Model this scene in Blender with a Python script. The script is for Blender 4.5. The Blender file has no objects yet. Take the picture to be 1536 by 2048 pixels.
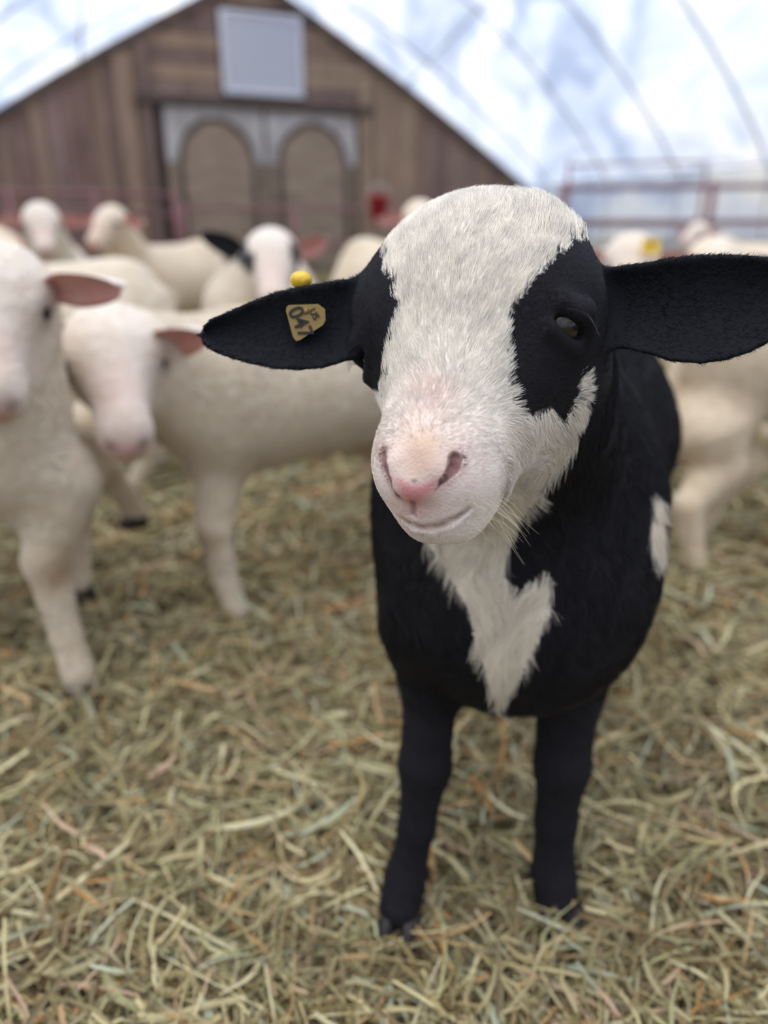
import bpy, math, random
import numpy as np
from mathutils import Vector, Matrix
S = bpy.context.scene
COL = S.collection
rng = np.random.default_rng(7)
random.seed(7)

# ------------------------------------------------------------------ camera
H = 0.72                       # eye height over the bedding
TH = math.radians(21.07)       # pitch below the horizon
F = 1490.0                     # focal length in pixels of the 1536 x 2048 frame
cd = bpy.data.cameras.new('camera')
cam = bpy.data.objects.new('camera', cd); COL.objects.link(cam)
cam.location = (0, 0, H)
cam.rotation_euler = (math.pi/2 - TH, 0, 0)
cd.sensor_fit = 'AUTO'; cd.sensor_width = 36.0
cd.lens = 36.0*F/2048
cd.clip_start = 0.02; cd.clip_end = 500
cd.dof.use_dof = True
cd.dof.focus_distance = 0.448
cd.dof.aperture_fstop = cd.lens/9.2
cd.dof.aperture_blades = 0
S.camera = cam

# ------------------------------------------------------------------ sky
W = bpy.data.worlds.new('overcast_sky'); S.world = W
W.use_nodes = True
nt = W.node_tree; nt.nodes.clear()
def N(nt, t, **kw):
    n = nt.nodes.new(t)
    for k, v in kw.items():
        if k.startswith('i_'):
            n.inputs[k[2:].replace('_', ' ')].default_value = v
        else:
            setattr(n, k, v)
    return n
def ramp(nt, stops, interp='LINEAR'):
    r = nt.nodes.new('ShaderNodeValToRGB'); cr = r.color_ramp; cr.interpolation = interp
    while len(cr.elements) < len(stops): cr.elements.new(0.5)
    for e, (p, c) in zip(cr.elements, stops):
        e.position = p; e.color = (*c, 1) if len(c) == 3 else c
    return r
tc = N(nt, 'ShaderNodeTexCoord')
mp = N(nt, 'ShaderNodeMapping'); mp.inputs['Scale'].default_value = (1, 1, 2.2)
nt.links.new(tc.outputs['Generated'], mp.inputs[0])
nz = N(nt, 'ShaderNodeTexNoise'); nz.inputs['Scale'].default_value = 3.2; nz.inputs['Detail'].default_value = 5; nz.inputs['Roughness'].default_value = .55
nt.links.new(mp.outputs[0], nz.inputs['Vector'])
rp = ramp(nt, [(.32, (.60, .69, .86)), (.5, (.80, .87, 1.0)), (.62, (1.0, .99, .97)), (.75, (.88, .90, .95))])
nt.links.new(nz.outputs['Fac'], rp.inputs[0])
bg = N(nt, 'ShaderNodeBackground'); 
sx = N(nt, 'ShaderNodeSeparateXYZ'); nt.links.new(tc.outputs['Generated'], sx.inputs[0])
mr = N(nt, 'ShaderNodeMapRange'); mr.inputs['From Min'].default_value = 0; mr.inputs['From Max'].default_value = 1; mr.inputs['To Min'].default_value = .72; mr.inputs['To Max'].default_value = 1.75
nt.links.new(sx.outputs['Z'], mr.inputs['Value']); nt.links.new(mr.outputs[0], bg.inputs['Strength'])
nt.links.new(rp.outputs[0], bg.inputs['Color'])
wo = N(nt, 'ShaderNodeOutputWorld'); nt.links.new(bg.outputs[0], wo.inputs[0])

# soft sun through thin cloud, high and behind the flock
sd = bpy.data.lights.new('hazy_sun', 'SUN'); sd.energy = 3.0; sd.angle = math.radians(60); sd.color = (1.0, .94, .86)
so = bpy.data.objects.new('hazy_sun', sd); COL.objects.link(so)
so.rotation_euler = (math.radians(10), math.radians(-14), 0)

vs = S.view_settings
S.display_settings.display_device = 'sRGB'
vs.view_transform = 'Standard'; vs.look = 'None'; vs.gamma = 1.0; vs.exposure = 0.16
vs.use_curve_mapping = False
S.cycles.max_bounces = 10; S.cycles.transparent_max_bounces = 10
S.cycles.diffuse_bounces = 4
S.cycles.use_denoising = True

# ------------------------------------------------------------------ helpers: camera geometry used for measuring the photograph
CT, ST = math.cos(TH), math.sin(TH)
R_ = np.array([1, 0, 0.]); U_ = np.array([0, ST, CT]); D_ = np.array([0, CT, -ST])
CAM = np.array([0, 0, H])
def P(px, py, d):
    return CAM + D_*d + R_*((px-768)/F*d) + U_*(-(py-1024)/F*d)
def PY(px, py, y):
    r = D_ + R_*((px-768)/F) + U_*(-(py-1024)/F)
    return CAM + r*(y/r[1])
def proj(p):
    q = p - CAM
    d = q@D_
    return 768+F*(q@R_)/d, 1024-F*(q@U_)/d, d
def lin(c):
    c = np.asarray(c, float)/255
    return np.where(c <= .04045, c/12.92, ((c+.055)/1.055)**2.4)
def L3(r, g, b): return tuple(float(v) for v in lin((r, g, b)))

# ------------------------------------------------------------------ helpers: objects
def tag(o, label=None, cat=None, group=None, kind=None):
    if label: o['label'] = label
    if cat: o['category'] = cat
    if group: o['group'] = group
    if kind: o['kind'] = kind
    return o
def empty(name, loc=(0, 0, 0), rz=0.0):
    o = bpy.data.objects.new(name, None); COL.objects.link(o)
    o.empty_display_size = .05
    o.location = loc; o.rotation_euler = (0, 0, rz)
    return o
def link(name, me, parent=None, mat=None):
    o = bpy.data.objects.new(name, me); COL.objects.link(o)
    if mat is not None:
        for m in (mat if isinstance(mat, (list, tuple)) else [mat]): me.materials.append(m)
    if parent is not None:
        o.parent = parent
        o.matrix_parent_inverse = Matrix.LocRotScale(parent.location, parent.rotation_euler, None).inverted() if parent.parent is None else Matrix()
        if parent.parent is not None:
            o.matrix_parent_inverse = Matrix.LocRotScale(parent.parent.location, parent.parent.rotation_euler, None).inverted()
    return o
def mesh_np(name, V, Q, smooth=True, tri=False):
    me = bpy.data.meshes.new(name)
    V = np.ascontiguousarray(V, np.float32); Q = np.ascontiguousarray(Q, np.int32)
    k = Q.shape[1]
    me.vertices.add(len(V)); me.vertices.foreach_set('co', V.ravel())
    me.loops.add(Q.size); me.loops.foreach_set('vertex_index', Q.ravel())
    me.polygons.add(len(Q))
    me.polygons.foreach_set('loop_start', np.arange(0, Q.size, k, dtype=np.int32))
    me.polygons.foreach_set('loop_total', np.full(len(Q), k, np.int32))
    me.update(calc_edges=True)
    me.polygons.foreach_set('use_smooth', np.full(len(Q), smooth, bool))
    return me
def setcol(me, C, name='coat'):
    a = me.attributes.new(name, 'FLOAT_COLOR', 'POINT')
    C4 = np.ones((len(me.vertices), 4), np.float32); C4[:, :3] = C
    a.data.foreach_set('color', C4.ravel())
class MB:
    """collects simple shapes as one mesh"""
    def __init__(s): s.v = []; s.f = []
    def add(s, vs, fs):
        b = len(s.v); s.v += [tuple(map(float, v)) for v in vs]; s.f += [tuple(b+i for i in f) for f in fs]
    def box(s, c, e, ax=None):
        ax = np.eye(3) if ax is None else ax
        vs = [np.array(c)+sum(ax[k]*e[k]*.5*sg[k] for k in range(3)) for sg in [(i, j, k) for i in (-1, 1) for j in (-1, 1) for k in (-1, 1)]]
        s.add(vs, [(0, 1, 3, 2), (4, 6, 7, 5), (0, 4, 5, 1), (2, 3, 7, 6), (0, 2, 6, 4), (1, 5, 7, 3)])
    def tube(s, pts, r, n=8, cap=True):
        pts = [np.array(p, float) for p in pts]
        rr = r if hasattr(r, '__len__') else [r]*len(pts)
        b = len(s.v); ref = np.array([0.13, .21, .97])
        for i, p in enumerate(pts):
            t = pts[min(i+1, len(pts)-1)]-pts[max(i-1, 0)]; t /= np.linalg.norm(t)+1e-12
            if abs(t@ref) > .95: ref = np.array([.9, .3, .1])
            u = np.cross(t, ref); u /= np.linalg.norm(u); v = np.cross(t, u)
            for k in range(n):
                a = 2*math.pi*k/n
                s.v.append(tuple(p+rr[i]*(math.cos(a)*u+math.sin(a)*v)))
        for i in range(len(pts)-1):
            for k in range(n):
                s.f.append((b+i*n+k, b+i*n+(k+1) % n, b+(i+1)*n+(k+1) % n, b+(i+1)*n+k))
        if cap:
            s.f.append(tuple(b+k for k in range(n))[::-1]); e = b+(len(pts)-1)*n
            s.f.append(tuple(e+k for k in range(n)))
    def build(s, name, mat, parent=None, smooth=False):
        me = bpy.data.meshes.new(name); me.from_pydata(s.v, [], s.f); me.update()
        if smooth: me.polygons.foreach_set('use_smooth', [True]*len(me.polygons))
        return link(name, me, parent, mat)

# ------------------------------------------------------------------ helpers: signed distance fields and their surfaces
def smin(a, b, k):
    h = np.maximum(k-np.abs(a-b), 0)/k
    return np.minimum(a, b)-h*h*k*.25
def smax(a, b, k): return -smin(-a, -b, k)
class RC:      # round cone
    def __init__(s, a, b, ra, rb, k=.03): s.a, s.b, s.ra, s.rb, s.k = np.array(a, float), np.array(b, float), ra, rb, k
    def __call__(s, p):
        d = s.b-s.a; t = np.clip(((p-s.a)@d)/(d@d), 0, 1)
        q = p-s.a-t[:, None]*d
        return np.sqrt((q*q).sum(1))-(s.ra+(s.rb-s.ra)*t)
class EL:      # ellipsoid, axes are the rows of ax
    def __init__(s, c, r, ax=None, k=.03): s.c, s.r, s.ax, s.k = np.array(c, float), np.array(r, float), np.eye(3) if ax is None else np.array(ax), k
    def __call__(s, p):
        q = (p-s.c)@s.ax.T
        k0 = np.sqrt(((q/s.r)**2).sum(1)); k1 = np.sqrt(((q/s.r**2)**2).sum(1))+1e-9
        return k0*(k0-1)/k1
def field(prims, subs=()):
    def f(p):
        p = np.asarray(p, float); d = None
        for q in prims:
            e = q(p); d = e if d is None else smin(d, e, q.k)
        for q in subs: d = smax(d, -q(p), q.k)
        return d
    return f
def grad(f, p, e=1e-3):
    g = np.stack([f(p+np.eye(3)[i]*e)-f(p-np.eye(3)[i]*e) for i in range(3)], 1)
    n = np.linalg.norm(g, axis=1, keepdims=True)
    return g/(n+1e-9), n[:, 0]/(2*e)
def isosurface(f, lo, hi, h, slack=1.7, newton=2):
    lo = np.array(lo, float); B = 8
    nb = np.ceil((np.array(hi)-lo)/(h*B)).astype(int)
    g = np.stack(np.meshgrid(*[np.arange(n) for n in nb], indexing='ij'), -1).reshape(-1, 3)
    cen = lo+(g*B+B/2-.5)*h
    dc = f(cen)
    act = np.abs(dc) < slack*B*h*.87
    G = np.zeros((nb[0], B, nb[1], B, nb[2], B), np.float32)
    G[:] = (np.sign(dc).reshape(nb)*1.0)[:, None, :, None, :, None]
    off = np.stack(np.meshgrid(*[np.arange(B)]*3, indexing='ij'), -1).reshape(-1, 3)
    ga = g[act]
    for i in range(0, len(ga), 600):
        c = ga[i:i+600]
        pts = lo+((c[:, None]*B+off[None])*h).reshape(-1, 3)
        v = f(pts).reshape(-1, B, B, B)
        G[c[:, 0], :, c[:, 1], :, c[:, 2], :] = v
    G = G.reshape(nb*B)
    s = G < 0
    c8 = [s[a:s.shape[0]-1+a, b:s.shape[1]-1+b, c:s.shape[2]-1+c] for a in (0, 1) for b in (0, 1) for c in (0, 1)]
    cnt = sum(x.astype(np.int8) for x in c8)
    idx = np.argwhere((cnt > 0) & (cnt < 8))
    cor = np.array([(a, b, c) for a in (0, 1) for b in (0, 1) for c in (0, 1)])
    val = np.stack([G[idx[:, 0]+a, idx[:, 1]+b, idx[:, 2]+c] for a, b, c in cor], 1)
    acc = np.zeros((len(idx), 3)); num = np.zeros(len(idx))
    for i in range(8):
        for j in range(i+1, 8):
            if np.abs(cor[i]-cor[j]).sum() == 1:
                m = (val[:, i] < 0) != (val[:, j] < 0)
                t = np.where(m, val[:, i]/(val[:, i]-val[:, j]+1e-12), 0)
                p = cor[i]+(cor[j]-cor[i])*t[:, None]
                acc += p*m[:, None]; num += m
    V = lo+(idx+acc/num[:, None])*h
    vid = np.full(np.array(G.shape)-1, -1, np.int32); vid[tuple(idx.T)] = np.arange(len(idx))
    Q = []
    for ax in range(3):
        o1, o2 = [(1, 2), (2, 0), (0, 1)][ax]
        sl = [slice(1, -1)]*3; sl[ax] = slice(0, -1)
        sl2 = list(sl); sl2[ax] = slice(1, None)
        a = s[tuple(sl)]; b = s[tuple(sl2)]
        e = np.argwhere(a != b)
        e = e+1; e[:, ax] -= 1
        ins = s[tuple(e.T)]
        u = np.zeros(3, int); u[o1] = 1; v = np.zeros(3, int); v[o2] = 1
        ok = np.all(e-u-v >= 0, 1) & np.all(e < np.array(vid.shape), 1)
        e = e[ok]; ins = ins[ok]
        q = np.stack([vid[tuple((e-u-v).T)], vid[tuple((e-v).T)], vid[tuple(e.T)], vid[tuple((e-u).T)]], 1)
        q[~ins] = q[~ins][:, ::-1]
        Q.append(q)
    Q = np.concatenate(Q); Q = Q[(Q >= 0).all(1)]
    for _ in range(newton):
        nrm, gl = grad(f, V, h*.3)
        V = V-nrm*np.clip(f(V)/np.maximum(gl, .3), -h*.6, h*.6)[:, None]
    return V, Q
class Noise:   # cheap smooth random field
    def __init__(s, scale, n=14, seed=0):
        r = np.random.default_rng(seed); k = r.normal(size=(n, 3)); s.k = k/np.linalg.norm(k, axis=1, keepdims=True)*scale*r.uniform(.5, 1.5, (n, 1)); s.p = r.uniform(0, 6.28, n); s.n = n
    def __call__(s, p): return np.sin(p@s.k.T+s.p).sum(1)/math.sqrt(s.n/2)
def inpoly(poly, x, y):
    poly = np.array(poly, float); r = np.zeros(len(x), bool)
    for (x1, y1), (x2, y2) in zip(poly, np.roll(poly, -1, 0)):
        c = (y1 > y) != (y2 > y)
        r ^= c & (x < (x2-x1)*(y-y1)/(y2-y1+1e-12)+x1)
    return r
def norm(v): v = np.asarray(v, float); return v/np.linalg.norm(v, axis=-1, keepdims=True)

# ------------------------------------------------------------------ materials
def mat(name, col, rough=.7, spec=.3, metal=0, noise=None, bump=0, bscale=60, sss=0, attr=None, sheen=0, coat=0):
    m = bpy.data.materials.new(name); m.use_nodes = True; t = m.node_tree; b = t.nodes['Principled BSDF']
    b.inputs['Base Color'].default_value = (*col, 1); b.inputs['Roughness'].default_value = rough
    b.inputs['Specular IOR Level'].default_value = spec; b.inputs['Metallic'].default_value = metal
    b.inputs['Sheen Weight'].default_value = sheen; b.inputs['Sheen Roughness'].default_value = .6
    b.inputs['Coat Weight'].default_value = coat
    src = None
    if attr:
        a = N(t, 'ShaderNodeAttribute', attribute_name=attr); src = a.outputs['Color']
    if noise:
        sc, c2, stretch = noise
        tcn = N(t, 'ShaderNodeTexCoord'); mpn = N(t, 'ShaderNodeMapping'); mpn.inputs['Scale'].default_value = stretch
        t.links.new(tcn.outputs['Object'], mpn.inputs[0])
        nn = N(t, 'ShaderNodeTexNoise'); nn.inputs['Scale'].default_value = sc; nn.inputs['Detail'].default_value = 6; nn.inputs['Roughness'].default_value = .65
        t.links.new(mpn.outputs[0], nn.inputs['Vector'])
        r = ramp(t, [(.32, (0, 0, 0)), (.68, (1, 1, 1))]); t.links.new(nn.outputs['Fac'], r.inputs[0])
        mx = N(t, 'ShaderNodeMix', data_type='RGBA')
        t.links.new(r.outputs[0], mx.inputs[0])
        if src: t.links.new(src, mx.inputs[6])
        else: mx.inputs[6].default_value = (*col, 1)
        if src:
            mm = N(t, 'ShaderNodeMix', data_type='RGBA', blend_type='MULTIPLY'); mm.inputs[0].default_value = 1
            t.links.new(src, mm.inputs[6]); mm.inputs[7].default_value = (*c2, 1); t.links.new(mm.outputs[2], mx.inputs[7])
        else: mx.inputs[7].default_value = (*c2, 1)
        src = mx.outputs[2]
    if src: t.links.new(src, b.inputs['Base Color'])
    if bump:
        tcn = N(t, 'ShaderNodeTexCoord'); nn = N(t, 'ShaderNodeTexNoise'); nn.inputs['Scale'].default_value = bscale; nn.inputs['Detail'].default_value = 4
        t.links.new(tcn.outputs['Object'], nn.inputs['Vector'])
        bp = N(t, 'ShaderNodeBump'); bp.inputs['Strength'].default_value = bump; bp.inputs['Distance'].default_value = .01
        t.links.new(nn.outputs['Fac'], bp.inputs['Height']); t.links.new(bp.outputs[0], b.inputs['Normal'])
    if sss:
        b.inputs['Subsurface Weight'].default_value = sss; b.inputs['Subsurface Radius'].default_value = (.01, .005, .003); b.inputs['Subsurface Scale'].default_value = .5
    return m
def hairmat(name, rough, spec):
    m = bpy.data.materials.new(name); m.use_nodes = True; t = m.node_tree; b = t.nodes['Principled BSDF']
    a = N(t, 'ShaderNodeAttribute', attribute_name='hair_col'); t.links.new(a.outputs['Color'], b.inputs['Base Color'])
    b.inputs['Roughness'].default_value = rough; b.inputs['Specular IOR Level'].default_value = spec
    return m
def film_mat():
    m = bpy.data.materials.new('greenhouse_film'); m.use_nodes = True; t = m.node_tree; t.nodes.clear()
    tcn = N(t, 'ShaderNodeTexCoord'); mpn = N(t, 'ShaderNodeMapping'); mpn.inputs['Scale'].default_value = (1.0, .35, .5)
    t.links.new(tcn.outputs['Object'], mpn.inputs[0])
    nn = N(t, 'ShaderNodeTexNoise'); nn.inputs['Scale'].default_value = 1.3; nn.inputs['Detail'].default_value = 7; nn.inputs['Roughness'].default_value = .6; nn.inputs['Distortion'].default_value = .8
    t.links.new(mpn.outputs[0], nn.inputs['Vector'])
    r = ramp(t, [(.38, (.46, .53, .68)), (.47, (.70, .76, .88)), (.54, (.84, .88, .95)), (.62, (.98, .98, .96))]); t.links.new(nn.outputs['Fac'], r.inputs[0])
    tr = N(t, 'ShaderNodeBsdfTransparent'); tl = N(t, 'ShaderNodeBsdfTranslucent'); df = N(t, 'ShaderNodeBsdfGlossy'); df.inputs['Roughness'].default_value = .35
    t.links.new(r.outputs[0], tr.inputs[0]); t.links.new(r.outputs[0], tl.inputs[0])
    m1 = N(t, 'ShaderNodeMixShader'); m1.inputs[0].default_value = .45
    t.links.new(tr.outputs[0], m1.inputs[1]); t.links.new(tl.outputs[0], m1.inputs[2])
    m2 = N(t, 'ShaderNodeMixShader'); m2.inputs[0].default_value = .05
    t.links.new(m1.outputs[0], m2.inputs[1]); t.links.new(df.outputs[0], m2.inputs[2])
    o = N(t, 'ShaderNodeOutputMaterial'); t.links.new(m2.outputs[0], o.inputs[0])
    return m
M = {}
M['film'] = film_mat()
M['pipe'] = mat('galvanised_pipe', (.62, .64, .68), .5, .4, .2)
M['wood_dark'] = mat('weathered_dark_wood', L3(98, 84, 78), .85, .2, noise=(3, L3(76, 64, 60), (1, 1, 6)))
M['plywood'] = mat('grey_plywood', L3(158, 140, 122), .85, .2, noise=(2.5, L3(128, 110, 95), (1, 1, 4)))
M['panel'] = mat('white_painted_slat', L3(196, 196, 204), .6, .3)
M['spandrel'] = mat('white_sheet', L3(190, 185, 182), .8, .2, noise=(3, L3(160, 150, 145), (1, 1, 1)))
M['redpaint'] = mat('faded_red_paint', L3(138, 92, 94), .6, .3, noise=(6, L3(122, 92, 90), (1, 1, 1)))
M['hay'] = mat('hay_stalks', (.5, .4, .2), .6, .35, attr='coat')
M['ground'] = mat('matted_bedding', L3(106, 94, 66), .95, .1, noise=(38, L3(66, 58, 40), (1, 1, 1)), bump=.8, bscale=55)
M['wool'] = mat('cream_wool', (.7, .65, .55), .9, .12, attr='coat', noise=(22, (.86, .81, .73), (1, 1, 1)), bump=.6, bscale=45, sheen=.15)
M['ear_in'] = mat('pink_ear_skin', L3(196, 130, 122), .7, .25, noise=(14, L3(206, 160, 150), (1, 1, 1)), sss=.2)
M['ear_out'] = mat('pale_ear_hair', L3(226, 214, 202), .9, .1)
M['dark_ear'] = mat('black_ear_hair', L3(34, 33, 36), .9, .1)
M['hoof'] = mat('dark_hoof_horn', L3(48, 42, 40), .55, .4, bump=.2)
M['hoof_pale'] = mat('pale_hoof_horn', L3(150, 135, 118), .6, .3)
M['eye'] = mat('dark_eye', L3(22, 20, 18), .12, .6)
M['eye_iris'] = mat('amber_eye', L3(44, 38, 30), .15, .5)
M['skin'] = mat('lamb_skin', (.5, .4, .35), .8, .2, attr='coat', bump=.22, bscale=600)
M['lid'] = mat('black_eyelid', L3(26, 24, 28), .6, .4)
M['tag'] = mat('shaded_yellow_plastic', L3(126, 102, 42), .4, .45, noise=(120, L3(128, 100, 44), (1, 1, 1)))  # yellow darkened: shade on the ear's inner side put into the base colour
M['tagtop'] = mat('bright_yellow_stud', L3(250, 212, 44), .35, .5, noise=(150, L3(190, 140, 40), (1, 1, 1)))
M['ink'] = mat('black_print', L3(30, 26, 18), .6, .3)
M['fur'] = hairmat('lamb_hair', .55, .25)

# ================================================================== SETTING
# the end wall of the tunnel; s runs along it, z up, off towards the camera
WA = np.array([-2.24, 12.8]); WS = np.array([.919, .394]); WN = np.array([.394, -.919])
def wp(s, z, off=0.0):
    q = WA+WS*s+WN*off
    return np.array([q[0], q[1], z])
WAX = np.array([[WS[0], WS[1], 0], [WN[0], WN[1], 0], [0, 0, 1]])
SC, HW, EZ, RZ = .30, 4.95, 1.36, 4.15
def prof_z(s):
    a = min(abs(s-SC)/HW, 1)
    return EZ+(RZ-EZ)*(1-a)+.10*math.sin(math.pi*a)
def prof(n=12):
    pts = [(SC-HW, 0), (SC-HW, EZ*.6)]
    for i in range(n+1):
        a = 1-i/n; s = SC-HW*a; z = prof_z(s)
        if i == 0: z = EZ
        pts.append((s, z))
    return pts+[(2*SC-s, z) for s, z in pts[:-1][::-1]]
# ground: uneven matted bedding
gx = np.concatenate([-np.geomspace(40, .6, 40), np.linspace(-.5, .8, 60), np.geomspace(.9, 40, 40)])
gy = np.concatenate([np.linspace(-20, 0, 16)[:-1], np.linspace(0, 2.2, 90), np.geomspace(2.25, 60, 70)])
n1, n2 = Noise(7, seed=1), Noise(22, seed=2)
def ground_z(x, y):
    p = np.stack([np.asarray(x, float), np.asarray(y, float), np.zeros_like(np.asarray(x, float))], -1).reshape(-1, 3)
    d = np.hypot(p[:, 0], p[:, 1])
    return (n1(p)*.010+n2(p)*.005)*np.clip(3.5-d*.3, .3, 1)-.012
X, Y = np.meshgrid(gx, gy, indexing='ij'); Z = ground_z(X.ravel(), Y.ravel())
V = np.stack([X.ravel(), Y.ravel(), Z], 1); ny = len(gy)
ii, jj = np.meshgrid(np.arange(len(gx)-1), np.arange(ny-1), indexing='ij'); a = (ii*ny+jj).ravel()
me = mesh_np('floor', V, np.stack([a, a+ny, a+ny+1, a+1], 1))
tag(link('floor', me, None, M['ground']), 'matted bedding floor under the loose hay', kind='structure')

# film roof and side walls with hoops
LEN = 22.0
def bulge(s, off):
    a = min(abs(s-SC)/HW, 1); return .62*math.sin(math.pi*a)**.8*min(off/2.5, 1) if a < .999 else 0
def film(name, pts, label):
    n = 24; vs = []; fs = []
    for i in range(n+1):
        off = LEN*i/n
        for (s, z) in pts: vs.append(wp(s, z+bulge(s, off), off))
    m = len(pts)
    for i in range(n):
        for k in range(m-1): fs.append((i*m+k, i*m+k+1, (i+1)*m+k+1, (i+1)*m+k))
    b = MB(); b.add(vs, fs)
    return tag(b.build(name, M['film'], smooth=True), label, kind='structure')
pr = prof()
film('ceiling', pr[2:-2], 'milky translucent film roof of the hoop barn')
film('wall_left', pr[:3], 'milky film side wall on the left')
film('wall_right', pr[-3:], 'milky film side wall on the right')
b = MB(); vs = [wp(s, z+bulge(s, LEN), LEN) for s, z in pr]; b.add(vs, [tuple(range(len(vs)))])
tag(b.build('wall_back', M['film']), 'milky film end wall behind the viewer', kind='structure')
hoops = empty('roof_frame', wp(SC, 0, 0)); tag(hoops, 'pipe hoops and purlins carrying the film roof', 'roof frame')
off = .9
while off < LEN:
    b = MB(); b.tube([wp(SC+(s-SC)*.992, (z+bulge(s, off))*.992-.01, off) for s, z in pr], .020, 8); b.build('hoop', M['pipe'], hoops, True)
    off += 1.5
for s in (SC-HW*.98, SC-HW*.5, SC, SC+HW*.5, SC+HW*.98):
    z = (prof_z(s) if abs(s-SC) < HW*.9 else EZ+.02)-.05
    b = MB(); b.tube([wp(s, z+bulge(s, o_), o_) for o_ in (.05, .7, 1.3, 1.9, 2.5, LEN)], .016, 6); b.build('purlin', M['pipe'], hoops, True)

# end wall: vertical boards either side, horizontal boards in the gable, all separate pieces
wall = MB(); vs = [wp(s, z, -.10) for s, z in pr]; vs2 = [wp(s, z, -.06) for s, z in pr]; n = len(vs)
wall.add(vs+vs2, [tuple(range(n)), tuple(range(n, 2*n))[::-1]]+[(i, (i+1) % n, n+(i+1) % n, n+i) for i in range(n)])
wallo = tag(wall.build('wall_end', M['wood_dark']), 'boarded wooden gable wall at the far end', kind='structure')
bcols = [(148, 122, 106), (138, 112, 102), (160, 134, 114), (130, 108, 100), (146, 122, 114), (164, 140, 118), (140, 118, 106)]
bm_ = [mat('barn_board', L3(*c), .85, .15, noise=(3.5, L3(*[int(v*.8) for v in c]), (1, 1, .35))) for c in bcols]
def board(s0, s1, z0, z1, off=0.0, m=None, name='board', parent=None, th=.03):
    b = MB(); b.box(wp((s0+s1)/2, (z0+z1)/2, off), (s1-s0, th, z1-z0), WAX)
    return b.build(name, m or random.choice(bm_), parent if parent is not None else wallo)
def vboard(s0, s1, m=None, off=0.0):     # a board cut to the roof slope
    b = MB()
    za, zb = prof_z(s0)-.03, prof_z(s1)-.03
    o = off+random.uniform(-.006, .006)
    vs = [wp(s0, .0, o-.015), wp(s1, .0, o-.015), wp(s1, zb, o-.015), wp(s0, za, o-.015), wp(s0, .0, o+.015), wp(s1, .0, o+.015), wp(s1, zb, o+.015), wp(s0, za, o+.015)]
    b.add(vs, [(0, 1, 2, 3), (7, 6, 5, 4), (0, 4, 5, 1), (1, 5, 6, 2), (2, 6, 7, 3), (3, 7, 4, 0)])
    b.build('board', m or random.choice(bm_), wallo)
s = SC-HW+.01
while s < -1.45:
    w_ = random.uniform(.19, .27); vboard(s, min(s+w_-.012, -1.35)); s += w_
s = 2.05
while s < SC+HW-.03:
    w_ = random.uniform(.19, .27); vboard(s, min(s+w_-.012, SC+HW-.01)); s += w_
z = 2.52
while z < 4.1:
    lim = lambda zz: HW*(RZ+.06-zz)/(RZ-EZ)
    zt = z+.2; e = lim(zt)
    lo_, hi_ = max(-1.36, SC-e), min(2.05, SC+e)
    if hi_-lo_ > .15:
        if z < 3.62:
            if -.22 > lo_: board(lo_, -.22, z, zt-.012)
            if hi_ > 1.05: board(1.05, hi_, z, zt-.012)
        else: board(lo_, hi_, z, zt-.012)
    z += .2
for (s0, s1, z0, z1, o, c) in [(-1.42, -1.28, 0, 3.15, .06, 3), (1.98, 2.14, 0, 2.9, .06, 5), (-1.75, -1.5, 0, 2.98, .035, 2)]:
    board(s0, s1, z0, z1, o, bm_[c], 'post', th=.09)
board(-1.5, 2.2, 2.38, 2.50, .09, M['wood_dark'], 'lintel', th=.12)
for sg in (-1, 1):     # dark rake boards under the roof edge
    b = MB(); q = [wp(SC+sg*HW*a, prof_z(SC+sg*HW*a)-.05, .06) for a in np.linspace(0, .995, 8)]
    vs = []
    for p in q: vs += [p+np.array([0, 0, .05]), p-np.array([0, 0, .07]), p-np.array([0, 0, .07])+np.array([*WN, 0])*.05, p+np.array([0, 0, .05])+np.array([*WN, 0])*.05]
    fs = [(4*i+k, 4*i+(k+1) % 4, 4*i+4+(k+1) % 4, 4*i+4+k) for i in range(7) for k in range(4)]+[(0, 1, 2, 3), (31, 30, 29, 28)]
    b.add(vs, fs); b.build('rake_board', M['wood_dark'], wallo)
# white louvred panel
vent = empty('louvre_panel', wp(.41, 2.56, .05)); tag(vent, 'white slatted vent panel high in the gable above the doors', 'vent')
for args in [(-.20, -.12, 2.56, 3.64), (.96, 1.04, 2.56, 3.64), (-.12, .96, 2.56, 2.63), (-.12, .96, 3.57, 3.64)]:
    board(*args, .08, M['panel'], 'frame', vent, .05)
z = 2.63; ax = WAX.copy(); 
for k in range(11):
    b = MB(); a_ = math.radians(28); c_, s_ = math.cos(a_), math.sin(a_)
    ax2 = np.array([WAX[0], WAX[1]*s_+WAX[2]*-c_*0+np.array([0, 0, -c_])*1.0, WAX[1]*c_+np.array([0, 0, s_])])
    b.box(wp(.42, 2.68+k*.085, .07), (1.07, .095, .012), ax2); b.build('slat', M['panel'], vent)
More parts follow.
